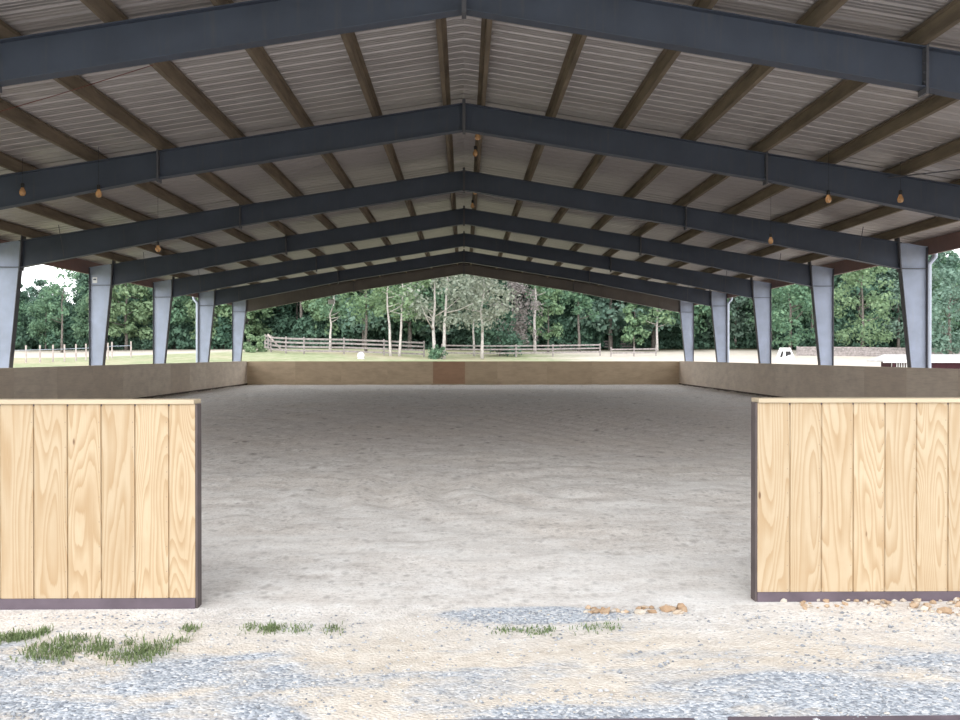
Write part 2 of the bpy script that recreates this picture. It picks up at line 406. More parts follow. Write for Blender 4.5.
# ------------------------------------------------------------------ steel frames
FY = [11.45, 17.5] + [11.65 + 6.1*i for i in range(2,7)]
KX = 11.52
def rt(x): return 6.36 - .161*abs(x)      # rafter top
def rb(x): return rt(x) - .50 - .033*max(0, abs(x)-5.85)   # rafter bottom: parallel to the splice, then deeper
FRAME_LABELS = [
    'nearest steel portal frame, its rafters crossing the top of the view, columns out of sight',
    'second steel portal frame from the entrance, rafters running out of view at both sides',
    'third steel portal frame, its big tapered columns at the edges of the view',
    'fourth steel portal frame, with a small white sticker on its left column',
    'fifth steel portal frame, its two columns third from the far end',
    'sixth steel portal frame, last dark one before the brown end frame',
    'brown grey end frame closing the far gable before the trees']
for k, y in enumerate(FY):
    end = k == 6
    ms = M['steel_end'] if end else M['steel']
    fr = thing('steel_frame', FRAME_LABELS[k], 'steel frame', (0,y,0), 0, 'portal frames carrying the roof')
    for s in (-1, 1):
        w = .2; m = MB()
        web = [(s*.012, rb(0)), (s*5.85, rb(5.85)), (s*KX, rb(KX)), (s*KX, rt(KX)), (s*.012, rt(0))]
        m.prism(web, -.005, .005)
        m.plate((s*.012, rt(0)), (s*KX, rt(KX)), .014, -w/2, w/2)
        m.plate((s*.012, rb(0)), (s*5.85, rb(5.85)), .014, -w/2, w/2); m.plate((s*5.85, rb(5.85)), (s*KX, rb(KX)), .014, -w/2, w/2)
        ra = m.build('rafter', ms, fr)
        p = MB(); x = s*5.82
        p.box(x-.016, x+.016, -.11, .11, rb(5.88)-.07, rt(5.88)+.10)
        for dz in (.08,.2,.32,.44):
            for dy in (-.06,.06): p.tube([(x-.03,dy,rb(5.88)+dz),(x+.03,dy,rb(5.88)+dz)], .014, 6)
        p.build('splice_plate', M['steel_edge'], ra)
        b = MB(); bx = s*10.35
        b.tube([(bx, -.09, rb(10.35)+.02), (bx-s*.06, -.55, rt(10.35)+.16)], .009, 6)
        b.build('flange_brace', M['steel_edge'], ra)
        c = MB()
        c.prism([(s*KX, rt(KX)), (s*12.2, rt(12.2)), (s*12.2, 0), (s*11.9, 0), (s*KX, 3.83)], -.006, .006)
        co = c.build('column', M['steel_col'], fr)
        q = MB(); q.plate((s*12.207, 0), (s*12.207, rt(12.2)), .014, -w/2, w/2); q.build('outer_flange', M['steel_edge'], co)
        q = MB(); q.plate((s*11.893, 0), (s*(KX-.007), 3.83), .014, -w/2, w/2); q.build('inner_flange', M['steel_edge'], co)
        q = MB(); q.plate((s*KX, rt(KX)), (s*12.2, rt(12.2)), .014, -w/2, w/2); q.build('cap_plate', M['steel_col'], co)
        q = MB(); q.plate((s*KX, 3.83), (s*12.19, 3.83), .014, -w/2, w/2); q.build('stiffener_plate', M['steel_edge'], co)
        q = MB(); q.plate((s*(KX-.02), 3.74), (s*(KX-.09), rt(KX)+.16), .03, -.12, .12); q.build('knee_plate', M['steel_edge'], co)
        q = MB(); q.box(min(s*11.82,s*12.26), max(s*11.82,s*12.26), -.15, .15, -.01, .02); q.build('base_plate', M['steel_edge'], co)
    q = MB(); q.box(-.03, .03, -.11, .11, rb(0)-.05, rt(0)+.08); q.build('ridge_plate', M['steel_edge'], fr)

# purlins: continuous Z sections over all the frames
RY0, RY1 = 5.3, 48.55
ORD = ['first','second','third','fourth','fifth','sixth','seventh','eighth','ninth']
PX = [.33 + 1.35*i for i in range(9)]
PD = .205
for s in (-1, 1):
    for i, x in enumerate(PX):
        zt = rt(x) + .008 + PD
        t = .007
        X = s*x
        m = MB()
        m.box(X-t/2, X+t/2, RY0+.05, RY1-.1, zt-PD, zt)                                   # web
        a, b = sorted((X, X+s*.075)); m.box(a, b, RY0+.05, RY1-.1, zt-PD, zt-PD+t)         # lower flange, down-slope
        a, b = sorted((X, X-s*.07)); m.box(a, b, RY0+.05, RY1-.1, zt-t, zt)                # upper flange, up-slope
        side = 'left' if s < 0 else 'right'
        lab = f'brown roof purlin running lengthwise, {ORD[i]} from the ridge on the {side} slope'
        tag(m.build('roof_purlin', M['purlin']), lab, 'purlin', 'roof purlins')
    X = s*12.235; z = rt(12.2)+.02; m = MB()
    m.box(X-.006, X+.006, RY0+.05, RY1-.1, z-.22, z+.19)
    a, b = sorted((X, X+s*.085)); m.box(a, b, RY0+.05, RY1-.1, z+.18, z+.19); m.box(a, b, RY0+.05, RY1-.1, z-.22, z-.21)
    tag(m.build('eave_strut', M['steel_red']), f"red brown eave strut along the roof's {'left' if s<0 else 'right'} edge", 'beam', 'eave struts')
    gx = s*12.52; m = MB()
    m.prism([(gx-s*.1, z+.13), (gx-s*.1, z+.0), (gx+s*.03, z-.02), (gx+s*.06, z+.12), (gx+s*.05, z+.12), (gx+s*.02, z-.01), (gx-s*.09, z+.01), (gx-s*.09, z+.13)], RY0, RY1)
    tag(m.build('gutter', M['white']), f"white gutter along the {'left' if s<0 else 'right'} eave of the roof", 'gutter', 'eave gutters')

# roof sheet
def roof_profile():
    pts = []; y = RY0; p = .3048
    while y < RY1:
        for dy, dz in ((0,0),(.025,.034),(.06,.034),(.085,0),(.137,0),(.143,.006),(.157,.006),(.163,0),(.222,0),(.228,.006),(.242,.006),(.248,0)):
            pts.append((min(y+dy, RY1), dz))
        y += p
    return pts
prof = roof_profile(); m = MB()
cx = [-12.45,-9,-6,-3,0,3,6,9,12.45]
for x in cx:
    for y, dz in prof: m.v.append((x, y, rt(x)+.008+PD+.006+dz))
n = len(prof)
for i in range(len(cx)-1):
    for j in range(n-1): m.f.append((i*n+j, (i+1)*n+j, (i+1)*n+j+1, i*n+j+1))
o = m.build('ceiling', M['roof'], None, False, False); o['kind'] = 'structure'
so = o.modifiers.new('gauge', 'SOLIDIFY'); so.thickness = .003; so.offset = 1
# white rake trim at the far gable
m = MB()
for s in (-1,1): m.plate((0, rt(0)+.12), (s*12.45, rt(12.45)+.12), .26, RY1-.09, RY1-.03)
o = m.build('trim_1', M['steel_end']); o['kind'] = 'structure'

# downspouts beside three of the columns
for s, k, lab in ((1,2,'white downspout outside the big right-hand column nearest the view'), (1,5,'white downspout outside the second farthest right column'), (-1,5,'white downspout outside the second farthest left column')):
    x = s*12.285; y = FY[k]
    m = MB(); m.tube([(s*12.47, y, rt(12.2)+.02), (s*12.44,y,rt(12.2)-.26), (x,y,rt(12.2)-.46), (x,y,.12), (s*12.4,y,.03)], .066, 10)
    o = tag(m.build('downspout', M['spout'], None, True), lab, 'downspout', 'downspouts')
    if s == 1 and k == 2:
        pass
# rods and cable under the roof
def rod(name, pts, r, mat, lab, cat): return tag(MB().tube(pts, r, 6).build(name, mat), lab, cat)
rod('brace_rod', [(11.3, FY[0]+.1, rt(11.3)-.05), (8.2, FY[1]-.02, rt(8.2)-.06)], .011, M['steel_edge'], 'thin diagonal brace rod between the first two frames, right slope', 'rod')
rod('power_cable', [(-8.6,14.4,rt(8.6)+.01), (-7.8,14.1,rt(7.8)-.02), (-6,13.5,rt(6)-.03), (-4.4,13.0,rt(4.4)+.01)], .006, M['cable'], 'thin red brown cable slung under the purlins, left slope', 'cable')

# hanging bulbs
def make_bulb(name_label):
    t = thing('hanging_bulb', name_label, 'light bulb', (0,0,0), 0, 'bare bulbs hung under the roof')
    MB().tube([(0,0,.06),(0,0,1.0)], .0035, 6).build('cord', M['black'], t)
    MB().lathe([(.0,.075),(.03,.075),(.034,.06),(.034,-.0),(.03,-.01),(0,-.01)], 14).build('socket', M['black'], t, True)
    MB().lathe([(0.0,-.005),(.028,-.008),(.032,-.03),(.05,-.065),(.06,-.10),(.055,-.135),(.035,-.16),(0,-.168)], 16).build('bulb', M['glass'], t, True)
    return t
bulbs = [
    ((wx(23,17.24), 17.24, 4.70), 'amber bulb hung in front of the second rafter, farther left of two'),
    ((wx(99,17.28), 17.28, 4.68), 'amber bulb hung low on the left slope at the second frame'),
    ((-7.08, 21.2, 4.10), 'amber bulb low in front of the third frame, left slope'),
    ((.28, 18.6, 6.10), 'round amber bulb at the ridge, just beyond the second frame'),
    ((.26, 20.9, 6.27), 'amber bulb at the ridge, second one along from the view'),
    ((.30, 24.6, 6.05), 'amber bulb at the ridge, just beyond the third frame'),
    ((.26, 27.8, 6.20), 'farthest amber bulb at the ridge, just before the fourth frame'),
    ((wx(828,17.28), 17.28, 4.62), 'amber bulb hung below the second rafter, right slope'),
    ((wx(900,17.24), 17.24, 4.62), 'amber bulb in front of the second rafter, farther right of two'),
    ((7.08, 20.9, 4.28), 'amber bulb in front of the third frame, right slope')]
b0 = None
for loc, lab in bulbs:
    top = rt(loc[0])+.008 + (0 if min(abs(abs(loc[0])-q) for q in PX) < .08 else PD)
    if b0 is None: b0 = make_bulb(lab); o = b0
    else: o = dup(b0, loc, 0, None, lab)
    o.location = loc
    ch = [c for c in o.children if c.name.startswith('cord')][0]
    ch.scale = (1,1,(top-loc[2]+.0)/1.0)
# work light under the end rafter
fl = thing('flood_light', 'small white flood light hung below the brown end rafter, left of the ridge', 'light', (wx(332,48.1), 47.95, 4.35))
MB().tube([(0,0,.15),(0,0,.78)], .02, 8).build('stem', M['steel_end'], fl)
MB().box(-.17,.17,-.08,.08,-.12,.12).build('lamp_housing', M['white'], fl, bevel=.02)
MB().box(-.14,.14,-.095,-.08,-.09,.09).build('lens', M['white'], fl)
# sticker on the fourth frame's left column
st = thing('column_sign', 'small white square sticker high on the left column of the fourth frame', 'sign', (-12.05, FY[3]-.012, 4.02))
MB().box(-.075,.075,-.004,.004,-.12,.07).build('sign_plate', M['white'], st)
MB().box(-.045,.045,-.007,-.004,-.025,.02).build('printed_square', M['steel'], st)

# ------------------------------------------------------------------ entrance barrier walls
def barrier(name, lab, x_in, x_out, y, mat, groove0, pitch, H0):
    """grooved siding wall; x_in is the end beside the gap"""
    s = 1 if x_out > x_in else -1
    root = thing(name, lab, 'barrier wall', (0, y, 0), 0, 'entrance barrier walls')
    H1 = 1.25
    a, b = sorted((x_in, x_out))
    # siding with real grooves: profile in x-y extruded up
    gs = []; g = groove0
    while a+.02 < g < b-.02: gs.append(g); g += s*pitch
    gs.sort()
    pr = [(a,.0)]
    for g in gs: pr += [(g-.0055,0),(g-.0045,.009),(g+.0045,.009),(g+.0055,0)]
    pr += [(b,0),(b,.016),(a,.016)]
    m = MB(); n = len(pr)
    for z in (H0, H1):
        for px, py in pr: m.v.append((px-groove0, py, z))
    m.f = [(i,(i+1)%n,(i+1)%n+n,i+n) for i in range(n)]
    # top and bottom edges as strips
    k = n-1
    o = m.build('siding_panel', mat, root); o.location = (groove0, -.016, 0)
    c = MB(); c.box(min(x_in+s*.002,x_out), max(x_in+s*.002,x_out), -.030, .12, H1, H1+.027); c.build('cap_rail', M['pine'], root, bevel=.004)
    c = MB(); c.box(a, b, -.012, -.0005, H1-.012, H1-.001); c.build('cap_shade_strip', M['plum'], root)  # dark strip standing in for the shadow line under the cap
    c = MB(); c.box(a, b, -.022, .0, -.06, H0-.001); c.build('skirt_board', M['plum'], root)
    c = MB(); c.box(*sorted((x_in, x_in-s*.013)), -.012, .075, -.06, H1); c.build('end_board', M['end'], root)
    c = MB(); c.box(a+.03, b-.03, .1, .112, .0, H1); c.build('plywood_panel', M['ply_side'], root)
    for i in range(5):
        x = x_in + s*(.06 + i*2.3)
        c = MB(); c.box(x-.044, x+.044, .002, .098, -.05, H1); c.build('post', M['kick_dark'], root)
barrier('barrier_wall', 'new pine barrier wall with grooved boards left of the entrance gap', wx(195.6,5.6), -11.2, 5.6, M['siding_l'], wx(169.5,5.6), .2045, .066)
barrier('barrier_wall', 'new pine barrier wall with grooved boards right of the entrance gap', wx(757,5.69), 11.2, 5.69, M['siding_r'], wx(789,5.69), .2005, .062)

# ------------------------------------------------------------------ plywood kick walls round the arena
WX, WY, WH = 11.3, 47.6, 1.2
for s, side in ((-1,'left'), (1,'right')):
    root = thing('kick_wall', f'long weathered plywood kick wall down the {side} side of the arena', 'kick wall', (s*WX, 0, 0), 0, 'plywood kick walls')
    y = 5.98; i = 0
    while y < WY-.05:
        y1 = min(y+2.44, WY+.02)
        m = MB(); m.box(*sorted((0, s*.02)), y+.003, y1-.003, .0, WH); m.build('plywood_panel', M['ply_side'], root); y = y1
        m = MB(); m.box(*sorted((s*.021, s*.11)), y-.09, y-.0, -.05, WH-.01); m.build('post', M['kick_dark'], root)
    m = MB(); m.box(*sorted((-s*.012, s*.10)), 5.98, WY-.02, WH, WH+.03); m.build('cap_rail', M['ply_side'], root)
    m = MB(); m.box(*sorted((-s*.03, -s*.001)), 5.98, WY-.02, -.03, .07); m.build('bottom_board', M['kick_dark'], root)
root = thing('kick_wall', 'tan plywood kick wall across the far end, with a reddish middle panel', 'kick wall', (0, WY, 0), 0, 'plywood kick walls')
seams = [-WX, -8.8, -6.4, -4.0, wx(433,WY), wx(465,WY), 1.75, wx(547,WY), wx(592,WY), 9.0, WX]
for a, b in zip(seams, seams[1:]):
    red = abs(a-wx(433,WY)) < .01
    m = MB(); m.box(a+.001, b-.001, 0 if not red else -.012, .02, .0 if not red else .04, WH); o = m.build('plywood_panel', M['ply_red'] if red else M['ply_far'], root)
    if red: o['label'] = 'reddish brown plywood panel'
    m = MB(); m.box(b-.09, b, .021, .11, -.05, WH-.01); m.build('post', M['kick_dark'], root)
m = MB(); m.box(-WX+.03, WX-.03, -.012, .10, WH, WH+.02); m.build('cap_rail', M['ply_far'], root)
m = MB(); m.box(wx(433,WY), wx(497,WY), -.09, -.013, -.02, .045); m.build('threshold_board', M['pine'], root)

# ------------------------------------------------------------------ yard in front: timbers, rubble, gravel, grass
for x0, x1, y, h, lab in ((wx(440,3.9), wx(691,3.9), 3.835, .0, 'weathered dark timber lying flat at the bottom edge, left of two'),
                          (wx(724,3.9), wx(1010,3.9), 3.845, .0, 'weathered dark timber lying flat at the bottom edge, right of two')):
    m = MB(); m.box(x0, x1, y-.14, y, -.05, .013+h)
    tag(m.build('ground_timber', M['plum'], bevel=.006), lab, 'timber', 'timbers on the ground')
def rock_mesh(i):
    rnd = random.Random(i); import bmesh
    bm = bmesh.new(); bmesh.ops.create_icosphere(bm, subdivisions=1, radius=1)
    for v in bm.verts:
        k = 1 + .55*noise.noise(v.co*1.3 + Vector((i*7.1,0,0))) + .12*noise.noise(v.co*3 + Vector((0,i*3,0)))
        v.co = Vector((v.co.x*k*1.15, v.co.y*k, v.co.z*k*.68))
    me = bpy.data.meshes.new('rock'); bm.to_mesh(me); bm.free(); me.materials.append(M['stone']); return me
rocks = [rock_mesh(i) for i in range(6)]
rr = random.Random(11)
def put_rocks(n, x0, x1, y0, y1, s0, s1, lab, grp):
    for i in range(n):
        x, y, s = rr.uniform(x0,x1), rr.uniform(y0,y1), rr.uniform(s0,s1)*(1 if rr.random()>.2 else 1.45)
        o = link('rock', rr.choice(rocks)); o.location = (x, y, ground_z(x,y)+s*.35)
        o.rotation_euler = (rr.uniform(-.3,.3), rr.uniform(-.3,.3), rr.uniform(0,6.28)); o.scale = (s,s,s*rr.uniform(.8,1.2))
        tag(o, lab, 'rock', grp)
put_rocks(80, 2.75, 3.5, 5.38, 5.70, .010, .026, 'tan and white broken rock heaped along the foot of the right barrier wall', 'rocks by the right barrier wall')
put_rocks(60, 2.9, 3.6, 5.28, 5.5, .006, .016, 'small loose stone spilled in front of the rocks by the right barrier', 'small stones before the right barrier')
put_rocks(45, 2.0, 2.75, 5.5, 5.72, .009, .02, 'small pale rock below the left end of the right barrier wall', 'small rocks under the right barrier')
put_rocks(40, .72, 1.35, 5.40, 5.54, .009, .024, 'tan rock in the small spill beside the blue gravel patch', 'rocks beside the gravel patch')

m = MB(); rg = random.Random(5)
OCT = [(1,0,0),(-1,0,0),(0,1,0),(0,-1,0),(0,0,1),(0,0,-1)]; OF = [(0,2,4),(2,1,4),(1,3,4),(3,0,4),(2,0,5),(1,2,5),(3,1,5),(0,3,5)]
cnt = 0
while cnt < 5200:
    x, y = rg.uniform(-3.0,3.2), rg.uniform(3.55,5.5)
    g = noise.noise(Vector((x*1.1, y*2.0, 3.0))) + (.25 if abs(x)>1.6 else 0) + (4.6-y)*.22
    patch = ((x-.42)/.6)**2 + ((y-5.42)/.18)**2 < 1
    if not patch and rg.random() > .12+max(0,g)*.9: continue
    s = rg.uniform(.004,.011)*(1.5 if rg.random()<.1 else 1)
    z = ground_z(x,y)
    a = rg.uniform(0,6.28); ca, sa = math.cos(a), math.sin(a)
    vs = []
    for ox, oy, oz in OCT:
        jx, jy, jz = ox*s*rg.uniform(.7,1.3)+rg.uniform(-.25,.25)*s, oy*s*rg.uniform(.7,1.2)+rg.uniform(-.25,.25)*s, oz*s*.6
        vs.append((x+jx*ca-jy*sa, y+jx*sa+jy*ca, z+jz+s*.2))
    m.add(vs, OF); cnt += 1
tag(m.build('gravel', M['gravel'], None, False, False), 'loose blue grey gravel scattered over the yard before the entrance', 'gravel', None, 'stuff')

def grass_patch(cx, cy, rx, ry, n, hmax, lab, seed):
    q = random.Random(seed); m = MB()
    cl = [(cx+q.uniform(-rx,rx), cy+q.uniform(-ry,ry)) for _ in range(max(5,n//70))]
    for _ in range(n):
        bx, by = q.choice(cl); x, y = bx+q.gauss(0,rx*.13), by+q.gauss(0,.045)
        z = ground_z(x,y)-.004; h = q.uniform(.35,1)*hmax; a = q.uniform(0,6.28); l = q.uniform(.3,1.1)*h
        dx, dy = math.cos(a), math.sin(a); w = q.uniform(.002,.0042)
        px, py = -dy*w, dx*w
        m.add([(x-px,y-py,z),(x+px,y+py,z),(x+dx*l*.4+px*.8,y+dy*l*.4+py*.8,z+h*.7),(x+dx*l*.4-px*.8,y+dy*l*.4-py*.8,z+h*.7),(x+dx*l,y+dy*l,z+h)],
              [(0,1,2,3),(3,2,4)])
    tag(m.build('grass', M['blade'], None, False, False), lab, 'grass', None, 'stuff')
grass_patch(wx(105,4.85), 4.82, .34, .16, 1500, .044, 'largest green grass patch on the gravel before the left barrier', 1)
grass_patch(wx(8,5.0), 5.02, .16, .07, 500, .05, 'green grass patch at the left edge before the barrier', 2)
grass_patch(wx(290,5.12), 5.14, .24, .03, 420, .035, 'low strip of grass just left of the gap, on bare dirt', 3)
grass_patch(wx(560,5.12), 5.13, .34, .03, 330, .03, 'thin line of grass below the blue gravel patch', 4)
grass_patch(wx(188,5.1), 5.14, .05, .03, 70, .045, 'tiny grass tuft below the end of the left barrier', 6)

# ------------------------------------------------------------------ fences
def fence(lab, pts, rails, mat, hp, rail_w, post_r=.06, name='board_fence', rail_mat=None, brace=False):
    """pts: list of (x,y) posts"""
    root = thing(name, lab, 'fence', (pts[0][0], pts[0][1], 0))
    ox, oy = pts[0]
    P = [(x-ox, y-oy, terrain_z(x,y)) for x,y in pts]
    for x, y, z in P:
        MB().tube([(x,y,z-.3),(x,y,z+hp)], post_r, 8).build('post', mat, root)
    for h in rails:
        for a, b in zip(P, P[1:]):
            MB().board((a[0],a[1]-post_r-.02,a[2]+h), (b[0],b[1]-post_r-.02,b[2]+h), rail_w, .035).build('rail', rail_mat or mat, root)
    if brace:
        x, y, z = P[2]; MB().board((x+1.0,y-.14,z+.1),(x-.25,y-.14,z+hp+.1), .13, .05).build('brace', M['fence_pale'], root)
    return root
def fp(px, y): return (wx(px,y), y)
fence('weathered grey four-rail board fence crossing the grassy rise, left of centre',
      [(wx(259,81),83.5), (wx(262,79),81.5), fp(271,78), fp(286,77), fp(304,77), fp(344,78.5), fp(384,80), fp(424,82)], (.25,.58,.92,1.25), M['fence'], 1.42, .15, .075, brace=True)
fence('lower stretch of weathered board fence continuing right from the pale tree',
      [fp(442,83), fp(481,84.5), fp(516,86), fp(553,87.5), fp(600,89.5)], (.4,.75,1.08), M['fence'], 1.22, .13, .07)
fence('distant grey board fence along the forest edge, centre',
      [fp(560,104), fp(578,105), fp(598,106), fp(618,107), fp(636,107)], (.3,.6,.9), M['fence'], 1.05, .16, .07)
fence('low weathered two-rail fence standing on pale sand, right of centre',
      [fp(611,88), fp(634,88.6), fp(656,89.2)], (.35,.7), M['fence'], .95, .13, .06)
fence('long dense grey board fence before the woods on the right',
      [fp(797,90), fp(830,89.5), fp(865,89), fp(900,88), fp(940,87.5), fp(985,87)], (.1,.28,.46,.64,.82), M['fence'], .95, .165, .06)
fence('pasture fence of pale round posts and a blue tape, far left',
      [fp(-8,68), fp(11,68), fp(26,68.5), fp(40,69), fp(53,69.5), fp(64.5,70), fp(76,70.5), fp(86,71), fp(108,72), fp(112,74), fp(131,74)], (.95,), M['fence_pale'], 1.3, .035, .06, 'post_fence', simple('pale blue tape', (.42,.48,.58)))

# white A-shaped jump wing with cut-outs
jy = 75.0; jx = wx(786, jy); jz = terrain_z(jx, jy)
jump = thing('jump_stand', 'white A-shaped jump stand with small cut-outs on the sand at right', 'jump stand', (jx, jy, jz+.02))
def jump_face(y0, y1):
    m = MB()
    # trapezoid framed around the cut-outs with separate bars
    def X(z): return .86-.46*z/1.1
    m.prism([(-X(0),0),(X(0),0),(X(.42),.42),(-X(.42),.42)], y0, y1)
    m.prism([(-X(.9),.9),(X(.9),.9),(X(1.2),1.2),(-X(1.2),1.2)], y0, y1)
    for s in (-1,1): m.prism([(s*X(.42),.42),(s*X(.9),.9),(s*(X(.9)-.12),.9),(s*(X(.42)-.16),.42)], y0, y1)
    m.prism([(-.30,.42),(-.02,.42),(-.06,.9),(-.2,.9)], y0, y1)
    m.prism([(-.02,.42),(.6,.42),(.42,.62),(.16,.55)], y0, y1)
    return m
jump_face(-.02,.02).build('front_panel', M['white'], jump)
MB().prism([(-.86,0),(.86,0),(.36,1.2),(-.36,1.2)], .48, .52).build('back_panel', M['white'], jump)
MB().box(-.38,.38,.02,.48,1.02,1.1).build('top_board', M['white'], jump)
MB().prism([(-.76,.05),(.76,.05),(.40,1.0),(-.40,1.0)], .06, .10).build('interior_shade_panel', M['black'], jump)  # black sheet added as the shaded interior behind the cut-outs
# white drum by the fence
dx, dy = wx(361,74), 74
dr = thing('white_drum', 'small white dome-topped drum on the grass before the board fence', 'drum', (dx,dy,terrain_z(dx,dy)-.02))
MB().lathe([(0,0),(.27,0),(.29,.04),(.29,.34),(.27,.42),(.2,.52),(.1,.575),(0,.59)], 20).build('body', M['white'], dr, True)
MB().lathe([(.292,.15),(.305,.16),(.305,.19),(.292,.2)], 20).build('band', M['fence_pale'], dr, True)
# low red shed with a white roof
sy = 44.0; sx0, sx1 = wx(881,45.5), wx(881,45.5)+9.9
shed = thing('low_shed', 'low dark red shed with a white sheet roof beyond the right columns', 'shed', (sx0, sy, 0))
L = sx1-sx0
MB().box(0,L,.5,1.5,-.05,1.27).build('wall', M['red'], shed)
m = MB(); m.add([(-.55,.1,1.27),(L+.4,.1,1.27),(L+.2,1.0,1.58),(-.1,1.0,1.58),(-.55,1.9,1.27),(L+.4,1.9,1.27),
                 (-.55,.1,1.22),(L+.4,.1,1.22),(-.55,1.9,1.22),(L+.4,1.9,1.22)],
                [(0,1,2,3),(3,2,5,4),(0,3,4),(1,5,2),(6,7,1,0),(8,4,5,9),(6,0,4,8),(7,9,5,1),(6,8,9,7)])
m.build('roof', M['sheet'], shed)
m = MB(); m.box(-.55,L+.4,.06,.1,1.17,1.28); m.build('fascia_board', M['white'], shed)
for i in range(9):
    x = .02+i*.12
    MB().box(x,x+.05,.40,.44,.3,1.18).build('picket', M['white'], shed)
MB().box(.05,1.45,.44,.47,.85,.93).build('picket_rail', M['white'], shed)
for x in (.02, L*.5, L-.05): MB().box(x-.05,x+.05,.15,.25,-.05,1.2).build('post', M['red'], shed)

# ------------------------------------------------------------------ trees
def crown_mesh(rnd, clumps, per, leaf, mat, flat=.8):
    m = MB()
    for (cx, cy, cz, r) in clumps:
        for _ in range(per):
            u = Vector((rnd.gauss(0,1), rnd.gauss(0,1), rnd.gauss(0,1))).normalized()*(rnd.random()**.45)*r
            p = Vector((cx+u.x, cy+u.y, cz+u.z*flat))
            n = (u.normalized() + Vector((rnd.uniform(-.9,.9), rnd.uniform(-.9,.9), rnd.uniform(-.3,1.1)))).normalized()
            a = n.orthogonal().normalized(); b = n.cross(a)
            t = rnd.uniform(0,6.28); a, b = a*math.cos(t)+b*math.sin(t), b*math.cos(t)-a*math.sin(t)
            l = leaf*rnd.uniform(.6,1.35); w = l*rnd.uniform(.45,.75)
            m.add([p-a*l, p-b*w+n*l*.15, p+a*l, p+b*w+n*l*.15], [(0,1,2,3)])
    return m
def make_tree(name, label, group, loc, H, spread, base, mat, bark, seed, per=46, nclump=26, leaf=.2, form='round', trunks=1, lean=0, tr=.16, cat='tree', limbs=8):
    rnd = random.Random(seed)
    root = thing(name, label, cat, loc, 0, group)
    tm = MB(); clumps = []
    for k in range(trunks):
        ox = (k-(trunks-1)/2)*.75
        pts = []; rads = []
        top = H*(.86 if form != 'bush' else .5)
        for i in range(7):
            f = i/6
            pts.append((ox*(1+f*.9)+lean*f*f+rnd.uniform(-.12,.12)*f*2, rnd.uniform(-.12,.12)*f*2, -.3+f*top)); rads.append(tr*(1-.78*f)*(1.25 if i==0 else 1))
        tm.tube(pts, rads, 8)
        for j in range(limbs):
            f = rnd.uniform(max(.25,base*.9), .95); i = min(5, int(f*6)); p = Vector(pts[i]).lerp(Vector(pts[i+1]), f*6-i)
            a = rnd.uniform(0,6.28); l = spread*rnd.uniform(.45,.95)*(1.1-f*.6)
            q = p + Vector((math.cos(a)*l, math.sin(a)*l, l*rnd.uniform(.25,.75)))
            mid = p.lerp(q,.5) + Vector((0,0,-l*.06))
            r0 = tr*(1-.78*f)*.5
            tm.tube([p, mid, q], [r0, r0*.7, r0*.3], 5)
            clumps.append((q.x, q.y, q.z, spread*rnd.uniform(.22,.36)))
    z0, z1 = H*base, H
    for _ in range(nclump):
        f = rnd.random(); a = rnd.uniform(0,6.28)
        if form == 'round': w = math.sqrt(max(.05, 1-(2*f-.85)**2*.85))
        elif form == 'cone': w = (1-f)*1.0+.08
        elif form == 'pine': w = .25+.75*math.sin(math.pi*min(1,f*.9+.1))
        else: w = math.sqrt(max(.05, 1-f*f))
        rr_ = spread*w*math.sqrt(rnd.random())
        clumps.append((math.cos(a)*rr_+lean*f, math.sin(a)*rr_, z0+(z1-z0)*f*.95, spread*rnd.uniform(.24,.42)*(.55+.45*w)))
    tm.build('trunk', bark, root, True)
    crown_mesh(rnd, clumps, per, leaf, mat).build('crown', mat, root, False, False)
    return root
def T(px, y): x = wx(px,y); return (x, y, terrain_z(x,y)-.05)

PROTO = []
kinds = [('forest_tree','dark broad tree in the forest behind the fields','round','leaf_dark',15,4.2,.14,50,40),
         ('forest_tree','mid green broad tree in the forest behind the fields','round','leaf_mid',14,3.9,.16,46,38),
         ('pine_tree','tall pine with a bare lower trunk among the forest trees','pine','leaf_mid',18,3.0,.42,50,30),
         ('forest_tree','light green tree at the edge of the forest','round','leaf_light',12,3.4,.16,46,36),
         ('conifer','dark narrow conifer in the forest','cone','leaf_dark',14,3.2,.06,50,40),
         ('forest_tree','blue green hazy tree in the forest','round','leaf_blue',15,4.2,.12,48,40),
         ('forest_shrub','dark green shrub under the forest trees','bush','leaf_dark',4.2,2.8,.04,60,24)]
rf = random.Random(23)
for i, (nm, lab, form, mt, H, sp, base, per, nc) in enumerate(kinds):
    PROTO.append(make_tree(nm, lab, 'forest trees behind the fields' if i < 6 else 'shrubs under the forest', (0,0,0), H, sp, base, M[mt], M['bark'], 100+i, int(per*1.7), int(nc*1.6), .25, form, 1, 0, .2, 'tree' if i<6 else 'shrub'))
used = [False]*7
def place(i, x, y, sc):
    loc = (x, y, terrain_z(x,y)-.1); rz = rf.uniform(0,6.28)
    s = (sc*rf.uniform(.92,1.1), sc*rf.uniform(.92,1.1), sc)
    if not used[i]:
        used[i] = True; o = PROTO[i]; o.location = loc; o.rotation_euler.z = rz; o.scale = s
    else: dup(PROTO[i], loc, rz, s)
def hscale(px):
    """how tall the wood stands along its width"""
    if px < 90: return .56
    if px < 240: return .86
    if px < 700: return 1.05
    if px < 860: return .92
    return .82
